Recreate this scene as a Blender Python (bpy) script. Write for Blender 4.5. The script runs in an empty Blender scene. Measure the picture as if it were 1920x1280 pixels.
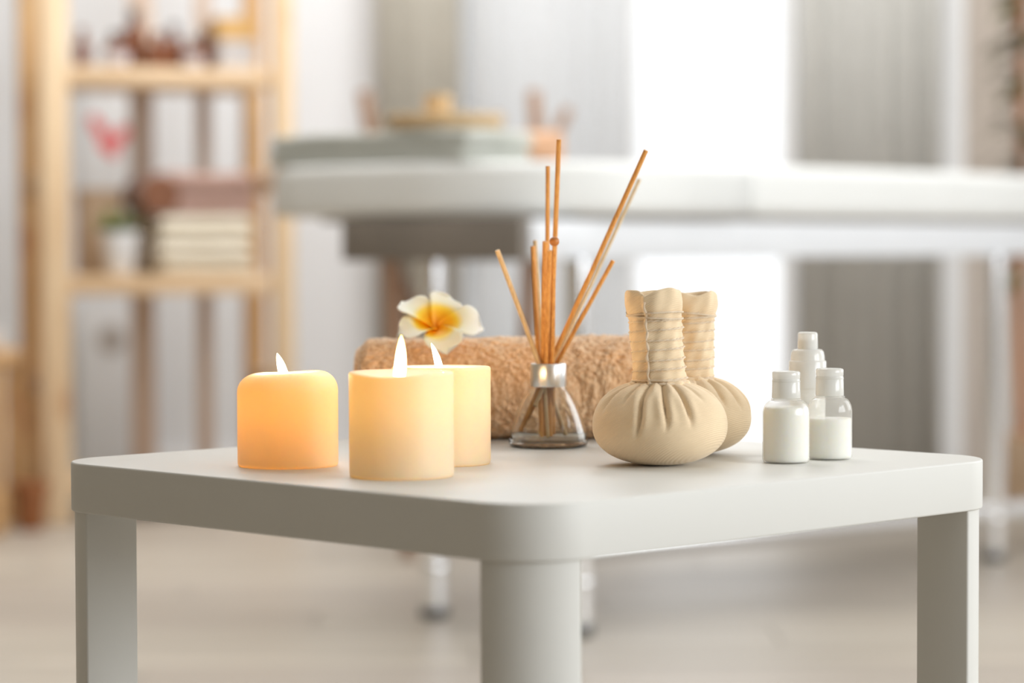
import bpy, bmesh, math, random
import numpy as np
from mathutils import Vector, Matrix
random.seed(7); rng = np.random.default_rng(7)
PI = math.pi
sc = bpy.context.scene
COL = sc.collection

# ------------------------------------------------------------------ camera
cd = bpy.data.cameras.new('camera'); cam = bpy.data.objects.new('camera', cd); COL.objects.link(cam)
cd.sensor_width = 36; cd.lens = 91.875; cd.clip_start = 0.05
cam.matrix_world = (Matrix.Translation((0, 0, 0.60596)) @ Matrix.Rotation(PI/2 - 0.0363167, 4, 'X')
                    @ Matrix.Rotation(-0.00268, 4, 'Z'))
cd.dof.use_dof = True; cd.dof.focus_distance = 1.885; cd.dof.aperture_fstop = 3.6
sc.camera = cam

# ------------------------------------------------------------------ world, lights, exposure
w = bpy.data.worlds.new('world'); sc.world = w; w.use_nodes = True
w.node_tree.nodes['Background'].inputs[0].default_value = (0.95, 0.975, 1, 1)
w.node_tree.nodes['Background'].inputs[1].default_value = 1.5
def area(name, loc, target, sx, sy, power, col=(1, 1, 1)):
    l = bpy.data.lights.new(name, 'AREA'); l.shape = 'RECTANGLE'; l.size = sx; l.size_y = sy
    l.energy = power; l.color = col
    o = bpy.data.objects.new(name, l); COL.objects.link(o); o.location = loc
    o.rotation_euler = (Vector(target) - Vector(loc)).to_track_quat('-Z', 'Y').to_euler()
    return o
area('window_daylight', (2.50, 0.4, 1.12), (0, 0.4, 0.75), 2.2, 1.15, 60, (0.93, 0.97, 1))
area('window_daylight', (2.50, 3.4, 1.45), (0, 3.4, 1.0), 1.8, 1.7, 27, (0.95, 0.98, 1))
area('window_daylight', (0.30, 6.45, 1.3), (0.3, 3, 0.9), 0.85, 2.1, 3, (0.97, 0.99, 1))
area('ceiling_fill', (-0.1, 5.2, 2.5), (-0.1, 5.45, 0), 2.6, 1.6, 68, (0.99, 0.995, 1))  # unseen lamp, added to brighten the back wall and rack
area('ceiling_fill', (-0.5, 3.0, 2.5), (-0.4, 3.3, 0), 1.2, 0.8, 15, (0.99, 0.995, 1))  # unseen lamp, added to lift the massage table's near end
sc.view_settings.view_transform = 'Standard'; sc.view_settings.look = 'None'
sc.view_settings.exposure = 0.0; sc.view_settings.gamma = 1; sc.view_settings.use_curve_mapping = False

# ------------------------------------------------------------------ materials
def new_mat(name):
    m = bpy.data.materials.new(name); m.use_nodes = True
    nt = m.node_tree; return m, nt, nt.nodes['Principled BSDF']
def setp(b, **k):
    for n, v in k.items():
        b.inputs[n.replace('_', ' ')].default_value = v
def noise(nt, scale, detail=4, coord='Object', stretch=(1, 1, 1), rough=0.5):
    tc = nt.nodes.new('ShaderNodeTexCoord'); mp = nt.nodes.new('ShaderNodeMapping')
    mp.inputs['Scale'].default_value = stretch
    n = nt.nodes.new('ShaderNodeTexNoise'); n.inputs['Scale'].default_value = scale
    n.inputs['Detail'].default_value = detail; n.inputs['Roughness'].default_value = rough
    nt.links.new(tc.outputs[coord], mp.inputs[0]); nt.links.new(mp.outputs[0], n.inputs[0]); return n
def ramp(nt, fac, stops):
    r = nt.nodes.new('ShaderNodeValToRGB'); e = r.color_ramp.elements
    while len(e) < len(stops): e.new(0.5)
    for i, (p, c) in enumerate(stops):
        e[i].position = p; e[i].color = (*c, 1)
    nt.links.new(fac, r.inputs[0]); return r
def bump(nt, b, h, strength=0.2, dist=0.001):
    n = nt.nodes.new('ShaderNodeBump'); n.inputs['Strength'].default_value = strength
    n.inputs['Distance'].default_value = dist
    nt.links.new(h, n.inputs['Height']); nt.links.new(n.outputs[0], b.inputs['Normal'])
def simple(name, c, rough=0.5, var=0.06, scale=8, bs=0.0, bscale=200, bdist=0.0005, **k):
    m, nt, b = new_mat(name); setp(b, Roughness=rough, **k)
    n = noise(nt, scale)
    lo = tuple(x*(1-var) for x in c); hi = tuple(min(1, x*(1+var)) for x in c)
    r = ramp(nt, n.outputs['Fac'], [(0.3, lo), (0.7, hi)]); nt.links.new(r.outputs[0], b.inputs['Base Color'])
    if bs: bump(nt, b, noise(nt, bscale, 3).outputs['Fac'], bs, bdist)
    return m
def wood(name, light, dark, stretch=(1, 1, 0.08), scale=30, rough=0.5, knots=None):
    m, nt, b = new_mat(name); setp(b, Roughness=rough)
    n = noise(nt, scale, 6, 'Object', stretch, 0.6)
    r = ramp(nt, n.outputs['Fac'], [(0.32, dark), (0.62, light)])
    out = r.outputs[0]
    if knots:
        tc = nt.nodes.new('ShaderNodeTexCoord'); mp = nt.nodes.new('ShaderNodeMapping'); mp.inputs['Scale'].default_value = (3, 3, 2.2)
        v = nt.nodes.new('ShaderNodeTexVoronoi'); v.inputs['Scale'].default_value = 1.9
        nt.links.new(tc.outputs['Object'], mp.inputs[0]); nt.links.new(mp.outputs[0], v.inputs['Vector'])
        k = ramp(nt, v.outputs['Distance'], [(0.12, (1, 1, 1)), (0.3, (0, 0, 0))])
        mx = nt.nodes.new('ShaderNodeMix'); mx.data_type = 'RGBA'
        nt.links.new(k.outputs[0], mx.inputs[0]); nt.links.new(out, mx.inputs[6]); mx.inputs[7].default_value = (*knots, 1)
        out = mx.outputs[2]
    nt.links.new(out, b.inputs['Base Color']); return m
M = {}
M['table'] = simple('white_lacquer', (0.70, 0.692, 0.655), 0.40, 0.015, 3, 0.05, 900, 0.0002, Specular_IOR_Level=0.22)
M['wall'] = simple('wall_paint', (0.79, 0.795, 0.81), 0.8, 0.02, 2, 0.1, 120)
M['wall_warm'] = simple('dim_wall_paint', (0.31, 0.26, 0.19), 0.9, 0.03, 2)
M['ceiling'] = simple('ceiling_paint', (0.80, 0.79, 0.76), 0.9, 0.02)
M['trim'] = simple('white_trim_paint', (0.91, 0.91, 0.91), 0.4, 0.02)
M['chrome'] = simple('chrome', (0.92, 0.93, 0.95), 0.13, 0.02, Metallic=0.88)
M['alu'] = simple('brushed_aluminium', (0.80, 0.81, 0.81), 0.33, 0.03, Metallic=1.0)
M['vinyl'] = simple('white_upholstery', (0.84, 0.85, 0.83), 0.45, 0.02, 5, 0.1, 60)
M['railwhite'] = simple('white_metal', (0.82, 0.84, 0.87), 0.35, 0.02)
M['rubber'] = simple('grey_rubber', (0.10, 0.10, 0.10), 0.6)
M['hinge_shade'] = simple('dark_hinge_and_shade', (0.24, 0.21, 0.18), 0.6, 0.1)  # dark tone: painted shadow on end frame and gap, also the hinge
M['pine'] = wood('pine_wood', (0.83, 0.64, 0.42), (0.68, 0.46, 0.26), knots=(0.50, 0.22, 0.07))
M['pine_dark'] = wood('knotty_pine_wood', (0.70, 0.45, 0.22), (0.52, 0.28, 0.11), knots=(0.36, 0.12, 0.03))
M['pine_shelf'] = wood('pine_shelf_board', (0.76, 0.56, 0.36), (0.60, 0.40, 0.22), (0.1, 1, 1))
M['pine_shade'] = wood('shaded_slat_wood', (0.62, 0.50, 0.41), (0.50, 0.38, 0.30))  # brown holds the shade at the back of the rack
M['chairwood'] = wood('brown_chair_wood', (0.42, 0.25, 0.16), (0.26, 0.15, 0.09))
M['reed'] = wood('rattan_reed', (0.80, 0.40, 0.11), (0.60, 0.25, 0.05), (1, 1, 0.05), 500, 0.55)
M['reed_pale'] = wood('pale_rattan_reed', (0.72, 0.52, 0.28), (0.58, 0.38, 0.18), (1, 1, 0.05), 500, 0.55)
M['bead'] = wood('wooden_bead', (0.55, 0.20, 0.04), (0.38, 0.12, 0.02), (1, 1, 1), 120, 0.4)
M['black'] = simple('black_wick', (0.03, 0.02, 0.015), 0.9)

def floor_mat(i, c):
    m, nt, b = new_mat('laminate_oak'); setp(b, Roughness=0.42)
    n = noise(nt, 5, 6, 'Object', (0.22, 3.0, 1), 0.6)
    lo = tuple(x*0.72 for x in c)
    r = ramp(nt, n.outputs['Fac'], [(0.35, lo), (0.65, c)]); nt.links.new(r.outputs[0], b.inputs['Base Color'])
    return m
FM = [floor_mat(i, c) for i, c in enumerate([(0.50, 0.44, 0.365), (0.45, 0.395, 0.33), (0.54, 0.48, 0.40), (0.47, 0.41, 0.345)])]

def fabric(name, c, c2, scale=900, bs=0.5, rough=0.95, blotch=40):
    m, nt, b = new_mat(name); setp(b, Roughness=rough); b.inputs['Sheen Weight'].default_value = 0.25
    n = noise(nt, blotch, 5)
    r = ramp(nt, n.outputs['Fac'], [(0.3, c2), (0.7, c)]); nt.links.new(r.outputs[0], b.inputs['Base Color'])
    tc = nt.nodes.new('ShaderNodeTexCoord'); mp = nt.nodes.new('ShaderNodeMapping'); mp.inputs['Rotation'].default_value = (0.3, 0.45, 0.2)
    wv = nt.nodes.new('ShaderNodeTexWave'); wv.bands_direction = 'Z'; wv.inputs['Scale'].default_value = scale
    wv.inputs['Distortion'].default_value = 0.4
    nt.links.new(tc.outputs['Object'], mp.inputs[0]); nt.links.new(mp.outputs[0], wv.inputs['Vector'])
    bump(nt, b, wv.outputs['Fac'], bs, 0.0003); return m
M['cotton'] = fabric('unbleached_cotton', (0.88, 0.69, 0.455), (0.82, 0.63, 0.41), 260, 0.55)
M['string'] = fabric('cotton_string', (0.86, 0.70, 0.52), (0.78, 0.63, 0.45), 600, 0.6)
M['sage'] = fabric('grey_green_towel', (0.55, 0.56, 0.51), (0.47, 0.48, 0.43), 300)
M['cream_towel'] = fabric('cream_towel', (0.80, 0.72, 0.58), (0.74, 0.66, 0.52), 300)
M['mauve_towel'] = fabric('mauve_towel', (0.47, 0.30, 0.25), (0.40, 0.25, 0.20), 300)
M['brown_towel'] = fabric('dark_brown_towel', (0.24, 0.10, 0.05), (0.18, 0.07, 0.035), 300)
M['peach_towel'] = fabric('peach_towel', (0.78, 0.48, 0.30), (0.68, 0.38, 0.22), 300)
def terry():
    m, nt, b = new_mat('terry_cloth'); setp(b, Roughness=1.0); b.inputs['Sheen Weight'].default_value = 0.5
    n = noise(nt, 420, 4, rough=0.75)
    r = ramp(nt, n.outputs['Fac'], [(0.34, (0.64, 0.35, 0.17)), (0.50, (0.85, 0.54, 0.30)), (0.66, (0.96, 0.74, 0.50))])
    nt.links.new(r.outputs[0], b.inputs['Base Color']); bump(nt, b, noise(nt, 900, 3).outputs['Fac'], 0.7, 0.0012); return m
M['terry'] = terry()
def wax(name, c, rad, tcol):
    m, nt, b = new_mat(name)
    n = noise(nt, 25, 4); r = ramp(nt, n.outputs['Fac'], [(0.3, tuple(x*0.97 for x in c)), (0.7, c)])
    nt.links.new(r.outputs[0], b.inputs['Base Color'])
    setp(b, Roughness=0.38, IOR=1.43); b.inputs['Subsurface Weight'].default_value = 1.0
    b.inputs['Subsurface Radius'].default_value = rad; b.inputs['Subsurface Scale'].default_value = 1.0
    bump(nt, b, noise(nt, 90, 4).outputs['Fac'], 0.12, 0.0008)
    tl = nt.nodes.new('ShaderNodeBsdfTranslucent'); tl.inputs[0].default_value = (*tcol, 1)
    mx = nt.nodes.new('ShaderNodeMixShader'); mx.inputs[0].default_value = 0.30
    nt.links.new(b.outputs[0], mx.inputs[1]); nt.links.new(tl.outputs[0], mx.inputs[2])
    nt.links.new(mx.outputs[0], nt.nodes['Material Output'].inputs[0]); return m
M['wax_orange'] = wax('honey_wax', (0.95, 0.77, 0.52), (0.010, 0.006, 0.0025), (1, 0.63, 0.20))
M['wax_cream'] = wax('cream_wax', (0.95, 0.84, 0.66), (0.010, 0.006, 0.0030), (1, 0.74, 0.25))
def emis(name, c, s):
    m, nt, b = new_mat(name); e = nt.nodes.new('ShaderNodeEmission')
    tc = nt.nodes.new('ShaderNodeTexCoord'); sp = nt.nodes.new('ShaderNodeSeparateXYZ')
    nt.links.new(tc.outputs['Object'], sp.inputs[0])
    mr = nt.nodes.new('ShaderNodeMapRange'); mr.inputs[1].default_value = 0.012; mr.inputs[2].default_value = 0.027
    nt.links.new(sp.outputs['Z'], mr.inputs[0])
    r = ramp(nt, mr.outputs[0], [(0.0, (1, 0.88, 0.60)), (1.0, (1, 0.66, 0.16))])
    nt.links.new(r.outputs[0], e.inputs[0]); e.inputs[1].default_value = s
    nt.links.new(e.outputs[0], nt.nodes['Material Output'].inputs[0]); return m
M['flame'] = emis('flame', (1, 0.8, 0.4), 9)
def glass():
    m, nt, b = new_mat('clear_glass'); setp(b, Roughness=0.0, IOR=1.45); b.inputs['Transmission Weight'].default_value = 1.0
    b.inputs['Base Color'].default_value = (0.97, 0.99, 0.98, 1); return m
M['glass'] = glass()
def clear_plastic(name, milk, c=(0.92, 0.90, 0.84)):
    m, nt, b = new_mat(name); out = nt.nodes['Material Output']
    tr = nt.nodes.new('ShaderNodeBsdfTransparent'); tl = nt.nodes.new('ShaderNodeBsdfTranslucent'); gl = nt.nodes.new('ShaderNodeBsdfGlossy')
    df = nt.nodes.new('ShaderNodeBsdfDiffuse')
    tl.inputs[0].default_value = (*c, 1); df.inputs[0].default_value = (*c, 1); gl.inputs['Roughness'].default_value = 0.06
    a = nt.nodes.new('ShaderNodeMixShader'); a.inputs[0].default_value = 0.5
    nt.links.new(tl.outputs[0], a.inputs[1]); nt.links.new(df.outputs[0], a.inputs[2])
    m1 = nt.nodes.new('ShaderNodeMixShader'); m1.inputs[0].default_value = milk
    nt.links.new(tr.outputs[0], m1.inputs[1]); nt.links.new(a.outputs[0], m1.inputs[2])
    f = nt.nodes.new('ShaderNodeLayerWeight'); pw = nt.nodes.new('ShaderNodeMath'); pw.operation = 'POWER'; pw.inputs[1].default_value = 4
    nt.links.new(f.outputs['Facing'], pw.inputs[0]); ml = nt.nodes.new('ShaderNodeMath'); ml.operation = 'MULTIPLY_ADD'
    nt.links.new(pw.outputs[0], ml.inputs[0]); ml.inputs[1].default_value = 0.55; ml.inputs[2].default_value = 0.04
    m2 = nt.nodes.new('ShaderNodeMixShader'); nt.links.new(ml.outputs[0], m2.inputs[0])
    nt.links.new(m1.outputs[0], m2.inputs[1]); nt.links.new(gl.outputs[0], m2.inputs[2])
    nt.links.new(m2.outputs[0], out.inputs[0]); return m
M['clear_plastic'] = clear_plastic('clear_plastic', 0.30, (0.97, 0.96, 0.92))
M['milky_plastic'] = clear_plastic('milky_plastic', 0.82, (0.93, 0.92, 0.88))
M['pane'] = clear_plastic('window_glass', 0.04, (1, 1, 1))
M['sheer'] = clear_plastic('sheer_fabric', 0.75, (0.80, 0.80, 0.80))
def lotion():
    m, nt, b = new_mat('cream_lotion'); b.inputs['Base Color'].default_value = (0.98, 0.96, 0.87, 1)
    setp(b, Roughness=0.3); b.inputs['Subsurface Weight'].default_value = 0.6
    b.inputs['Subsurface Radius'].default_value = (0.006, 0.005, 0.003); b.inputs['Subsurface Scale'].default_value = 1; return m
M['lotion'] = lotion()
M['shaded_wall_drape'] = simple('shaded_wall_drape', (0.56, 0.55, 0.52), 0.9, 0.03, 20)  # grey stands for shade on the wall right of the window
M['beige_drape'] = simple('beige_drape', (0.50, 0.47, 0.41), 0.9, 0.03, 20)
M['beige_door'] = simple('beige_door_paint', (0.52, 0.45, 0.39), 0.6, 0.03, 3)
M['white_china'] = simple('white_china', (0.84, 0.85, 0.87), 0.25, 0.01)
M['terracotta'] = simple('terracotta', (0.32, 0.12, 0.04), 0.7, 0.15)
M['leaf'] = simple('green_leaf', (0.16, 0.24, 0.04), 0.5, 0.3, 40)
M['dark_leaf'] = simple('dark_olive_leaf', (0.10, 0.09, 0.035), 0.5, 0.3, 40)
M['trunk'] = simple('orange_brown_bark', (0.42, 0.16, 0.05), 0.8, 0.2, 60)
M['soil'] = simple('soil', (0.08, 0.05, 0.03), 0.9, 0.3, 100)
def amber():
    m, nt, b = new_mat('amber_glass'); b.inputs['Base Color'].default_value = (0.17, 0.05, 0.014, 1); setp(b, Roughness=0.38); return m
M['amber'] = amber()
M['dark_cap'] = simple('dark_cap', (0.06, 0.04, 0.04), 0.4)
M['label'] = simple('label_paper', (0.56, 0.55, 0.58), 0.7, 0.03)
M['paper'] = simple('paper', (0.66, 0.64, 0.62), 0.8, 0.04, 30)
M['ochre'] = simple('ochre_card', (0.62, 0.38, 0.14), 0.7, 0.06)
M['kraft'] = simple('kraft_cardboard', (0.55, 0.40, 0.27), 0.85, 0.06, 30)
M['red'] = simple('red_print', (0.78, 0.18, 0.18), 0.7, 0.12, 20)
M['grey_print'] = simple('grey_print', (0.52, 0.48, 0.45), 0.8, 0.08, 20)
M['wicker'] = wood('wicker', (0.74, 0.55, 0.32), (0.55, 0.38, 0.2), (1, 1, 1), 160, 0.7)
def petal_mat():
    m, nt, b = new_mat('plumeria_petal'); tc = nt.nodes.new('ShaderNodeTexCoord')
    ln = nt.nodes.new('ShaderNodeVectorMath'); ln.operation = 'LENGTH'; nt.links.new(tc.outputs['Object'], ln.inputs[0])
    mr = nt.nodes.new('ShaderNodeMapRange'); mr.inputs[1].default_value = 0.003; mr.inputs[2].default_value = 0.038
    nt.links.new(ln.outputs['Value'], mr.inputs[0])
    r = ramp(nt, mr.outputs[0], [(0.0, (1.0, 0.34, 0.0)), (0.40, (1.0, 0.50, 0.0)), (0.53, (1.0, 0.68, 0.05)), (0.68, (0.90, 0.86, 0.66)), (1.0, (0.90, 0.89, 0.80))])
    nt.links.new(r.outputs[0], b.inputs['Base Color']); setp(b, Roughness=0.5)
    b.inputs['Subsurface Weight'].default_value = 0.3; b.inputs['Subsurface Radius'].default_value = (0.003, 0.002, 0.001); b.inputs['Subsurface Scale'].default_value = 1
    return m
M['petal'] = petal_mat()

# ------------------------------------------------------------------ helpers
def tag(o, label=None, cat=None, group=None, kind=None):
    if label: o['label'] = label
    if cat: o['category'] = cat
    if group: o['group'] = group
    if kind: o['kind'] = kind
    return o
def thing(name, label, cat, loc=(0, 0, 0), rz=0, group=None):
    o = bpy.data.objects.new(name, None); COL.objects.link(o); o.location = loc; o.rotation_euler = (0, 0, rz)
    o.empty_display_size = 0.02
    return tag(o, label, cat, group)
def obj(name, bm, mat, parent=None, loc=None, smooth=True, label=None, sharp=35):
    me = bpy.data.meshes.new(name)
    if isinstance(bm, bmesh.types.BMesh):
        bmesh.ops.recalc_face_normals(bm, faces=bm.faces); bm.to_mesh(me); bm.free()
    else:
        me.from_pydata(bm[0], [], bm[1]); me.update()
    me.materials.append(mat)
    if smooth:
        me.polygons.foreach_set('use_smooth', [True]*len(me.polygons))
        me.set_sharp_from_angle(angle=math.radians(sharp))
    o = bpy.data.objects.new(name, me); COL.objects.link(o)
    if parent: o.parent = parent
    if loc: o.location = loc
    if label: o['label'] = label
    return o
def box(bm, c, s, bev=0.0, seg=2, rot=None):
    r = bmesh.ops.create_cube(bm, size=1); vs = r['verts']
    bmesh.ops.scale(bm, vec=s, verts=vs)
    if bev:
        es = list({e for v in vs for e in v.link_edges})
        g = bmesh.ops.bevel(bm, geom=es, offset=bev, segments=seg, affect='EDGES', profile=0.5)
        vs = list({v for f in g['faces'] for v in f.verts} | {v for v in vs if v.is_valid})
    if rot: bmesh.ops.rotate(bm, verts=vs, cent=(0, 0, 0), matrix=rot)
    bmesh.ops.translate(bm, vec=c, verts=vs); return vs
def bx(c, s, bev=0.0, seg=2, rot=None):
    bm = bmesh.new(); box(bm, c, s, bev, seg, rot); return bm
def lathe(prof, seg=48, fn=None, cx=0, cy=0):
    """prof: list of (r, z); fn(r, z, a, i)->(r, z)"""
    V, F = [], []; rings = []
    for i, (r, z) in enumerate(prof):
        if r < 1e-7:
            V.append((cx, cy, z)); rings.append([len(V)-1]*seg); continue
        ids = []
        for k in range(seg):
            a = 2*PI*k/seg
            rr, zz = fn(r, z, a, i) if fn else (r, z)
            ids.append(len(V)); V.append((cx + rr*math.cos(a), cy + rr*math.sin(a), zz))
        rings.append(ids)
    for a, b in zip(rings, rings[1:]):
        for k in range(seg):
            q = [a[k], a[(k+1) % seg], b[(k+1) % seg], b[k]]
            u = list(dict.fromkeys(q))
            if len(u) >= 3: F.append(u)
    return V, F
def merge(*parts):
    V, F = [], []
    for v, f in parts:
        n = len(V); V += list(v); F += [[i+n for i in q] for q in f]
    return V, F
def tube(pts, r, seg=10, closed=False, caps=True):
    """swept tube; r number or list"""
    P = [Vector(p) for p in pts]; n = len(P); V, F = [], []
    rs = r if isinstance(r, (list, tuple)) else [r]*n
    up = None; rings = []
    for i, p in enumerate(P):
        if closed: t = (P[(i+1) % n] - P[i-1])
        else: t = P[min(i+1, n-1)] - P[max(i-1, 0)]
        t.normalize()
        if up is None: up = t.orthogonal().normalized()
        up = (up - t*up.dot(t)); up.normalize()
        s = t.cross(up)
        ids = []
        for k in range(seg):
            a = 2*PI*k/seg
            ids.append(len(V)); V.append(tuple(p + (up*math.cos(a) + s*math.sin(a))*rs[i]))
        rings.append(ids)
    rr = list(zip(rings, rings[1:])) + ([(rings[-1], rings[0])] if closed else [])
    for a, b in rr:
        for k in range(seg): F.append([a[k], a[(k+1) % seg], b[(k+1) % seg], b[k]])
    if caps and not closed:
        F.append(rings[0][::-1]); F.append(rings[-1])
    return V, F
def prism(poly, z0, z1, bev=0.0, seg=3):
    bm = bmesh.new(); vs = [bm.verts.new((x, y, z0)) for x, y in poly]
    f = bm.faces.new(vs); r = bmesh.ops.extrude_face_region(bm, geom=[f])
    top = [v for v in r['geom'] if isinstance(v, bmesh.types.BMVert)]
    bmesh.ops.translate(bm, vec=(0, 0, z1-z0), verts=top)
    if bev:
        es = [e for e in bm.edges if abs(e.verts[0].co.z - e.verts[1].co.z) < 1e-6]
        bmesh.ops.bevel(bm, geom=es, offset=bev, segments=seg, affect='EDGES', profile=0.5)
    return bm
def rounded_rect(w, h, r, n=12):
    out = []
    for cx, cy, a0 in ((w/2-r, h/2-r, 0), (-w/2+r, h/2-r, PI/2), (-w/2+r, -h/2+r, PI), (w/2-r, -h/2+r, 1.5*PI)):
        for i in range(n+1):
            a = a0 + PI/2*i/n; out.append((cx + r*math.cos(a), cy + r*math.sin(a)))
    return out
def struct(name, bm, mat, parent=None, smooth=False, loc=None):
    o = obj(name, bm, mat, parent, loc, smooth)
    if parent is None: o['kind'] = 'structure'
    return o

# ------------------------------------------------------------------ setting
YB = 6.60
fl = struct('floor', bx((0, 2.0, -0.06), (5.4, 9.6, 0.10)), FM[1])
pl_cache = {}
def plank(x0, x1, y0, y1, k):
    key = (round(x1-x0, 3), k)
    if key not in pl_cache:
        bm = bx((0, 0, 0.005), (x1-x0-0.002, y1-y0-0.002, 0.0095), 0.001, 1)
        me = bpy.data.meshes.new('plank'); bm.to_mesh(me); bm.free(); me.materials.append(FM[k]); pl_cache[key] = me
    o = bpy.data.objects.new('plank', pl_cache[key]); COL.objects.link(o); o.parent = fl
    o.location = ((x0+x1)/2, (y0+y1)/2, -0.010)
y = 3.0; row = 0; PW = 0.19
while y + PW <= YB + 0.01:
    x = -2.1 + (row*0.47) % 1.2 - 1.2; i = 0
    while x < 2.0:
        a, b = max(x, -2.2), min(x+1.28, 2.2)
        if b - a > 0.1: plank(a, b, y, min(y+PW, YB), (row*3+i*5+(row*i) % 3) % 4)
        x += 1.28; i += 1
    y += PW; row += 1
# floor beyond the visible planks, same height
o = obj('plank_field', bx((0, 0.1, -0.0055), (5.3, 5.78, 0.009)), FM[0], fl, smooth=False)
struct('ceiling', bx((0, 2.0, 2.65), (5.4, 9.6, 0.10)), M['ceiling'])
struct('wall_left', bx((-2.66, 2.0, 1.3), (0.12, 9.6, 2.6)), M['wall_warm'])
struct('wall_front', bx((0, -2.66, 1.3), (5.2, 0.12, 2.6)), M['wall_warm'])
# right wall with a long window opening
bm = bmesh.new()
box(bm, (2.66, 2.0, 0.25), (0.12, 9.2, 0.5)); box(bm, (2.66, 2.0, 2.47), (0.12, 9.2, 0.26))
box(bm, (2.66, -1.66, 1.42), (0.12, 1.88, 1.84)); box(bm, (2.66, 5.45, 1.42), (0.12, 2.3, 1.84)); box(bm, (2.66, 1.97, 1.42), (0.12, 1.06, 1.84))
wr = struct('wall_right', bm, M['wall'])
w2 = struct('window_2', bx((2.66, 0.35, 0.53), (0.14, 2.16, 0.05)), M['trim'])
for yy in (-0.70, 0.35, 1.40): obj('window_frame', bx((2.66, yy, 1.43), (0.08, 0.06, 1.76), 0.004), M['trim'], w2)
w3 = struct('window_3', bx((2.66, 3.4, 0.53), (0.14, 1.76, 0.05)), M['trim'])
for yy in (2.55, 3.4, 4.25): obj('window_frame', bx((2.66, yy, 1.43), (0.08, 0.06, 1.76), 0.004), M['trim'], w3)
# back wall with the full-height window opening x -0.12..0.72
bm = bmesh.new()
box(bm, (-1.36, YB+0.06, 1.3), (2.48, 0.12, 2.6)); box(bm, (1.66, YB+0.06, 1.3), (1.88, 0.12, 2.6))
box(bm, (0.30, YB+0.06, 2.5), (0.84, 0.12, 0.2)); box(bm, (0.30, YB+0.06, 0.02), (0.84, 0.12, 0.04))
struct('wall_back', bm, M['wall'])
w1 = struct('window_1', bx((0.30, YB+0.05, 0.055), (0.84, 0.08, 0.03)), M['trim'])
for xx in (-0.10, 0.305, 0.70): obj('window_frame', bx((xx, YB+0.05, 1.235), (0.035, 0.06, 2.33), 0.003), M['trim'], w1)
obj('window_frame', bx((0.30, YB+0.05, 2.385), (0.84, 0.06, 0.03), 0.003), M['trim'], w1)
for xx in (0.1025, 0.5025): obj('pane', bx((xx, YB+0.05, 1.22), (0.36, 0.006, 2.29)), M['pane'], w1, smooth=False)
struct('trim_1', bx((1.108, YB-0.012, 1.3), (0.062, 0.024, 2.58), 0.004), M['trim'])
struct('door_1', bx((1.50, YB-0.010, 1.1), (0.72, 0.02, 2.2), 0.003), M['beige_door'])
obj('door_handle', tube([(1.80, -0.02, 1.0), (1.80, -0.05, 1.0), (1.70, -0.05, 1.0)], 0.008, 12), M['chrome'], bpy.data.objects['door_1'], loc=(0, YB, 0))
struct('baseboard_back', bx((-1.45, YB-0.008, 0.045), (2.2, 0.016, 0.09), 0.003), M['trim'])

def drape(name, x0, x1, y0, z0, z1, amp, folds, mat, label, group=None):
    V, F = [], []; n = folds*10
    for j in range(2):
        z = (z0, z1)[j]
        for i in range(n+1):
            t = i/n; V.append((x0+(x1-x0)*t, y0 + amp*math.sin(t*folds*2*PI) + 0.3*amp*math.sin(t*folds*5.1), z))
    for i in range(n): F.append([i, i+1, n+2+i, n+1+i])
    o = obj(name, (V, F), mat, sharp=180); so = o.modifiers.new('s', 'SOLIDIFY'); so.thickness = 0.003
    return tag(o, label, 'curtain', group)
drape('sheer_curtain', -0.10, 0.30, YB-0.07, 0.03, 2.42, 0.012, 7, M['sheer'], 'sheer pale grey curtain covering the left half of the tall window')
drape('drape_curtain', -0.335, -0.125, YB-0.08, 0.03, 2.42, 0.02, 4, M['beige_drape'], 'opaque beige-grey curtain hanging at the left edge of the window')
drape('drape_curtain', 0.715, 1.07, YB-0.08, 0.03, 2.42, 0.014, 6, M['shaded_wall_drape'], 'light grey sheet added for the shaded back wall right of the bright window')  # curtain shape whose grey paints the shade on the wall
rod = obj('curtain_rod', tube([(-0.45, YB-0.08, 2.44), (1.09, YB-0.08, 2.44)], 0.012), M['alu']); tag(rod, 'metal curtain rod above the tall window', 'curtain rod')

# ------------------------------------------------------------------ side table
TX, TY, TZ, TS, TH = 0.01065, 1.9143, 0.45, 0.50, 0.0359
tb = thing('side_table', 'square white lacquered side table with rounded corners and quarter-round legs', 'table', (TX, TY, 0), 0.7868)
R = 0.047
obj('tabletop', prism(rounded_rect(TS, TS, R, 20), TZ-TH, TZ, 0.0016, 3), M['table'], tb, sharp=60)
for sx, sy in ((-1, -1), (1, -1), (1, 1), (-1, 1)):
    cx, cy = sx*(TS/2-R), sy*(TS/2-R); a0 = math.atan2(sy, sx) - PI/4; rr = R-0.0025
    poly = [(cx - 0.0005*sx, cy - 0.0005*sy)] + [(cx+rr*math.cos(a0+PI/2*i/24), cy+rr*math.sin(a0+PI/2*i/24)) for i in range(25)]
    bm = prism(poly, 0, TZ-TH)
    es = [e for e in bm.edges if abs(e.verts[0].co.z-e.verts[1].co.z) > 0.1 and e.calc_face_angle(0) > 0.5]
    bmesh.ops.bevel(bm, geom=es, offset=0.0014, segments=2, affect='EDGES', profile=0.5)
    obj('leg', bm, M['table'], tb, sharp=50)

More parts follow.
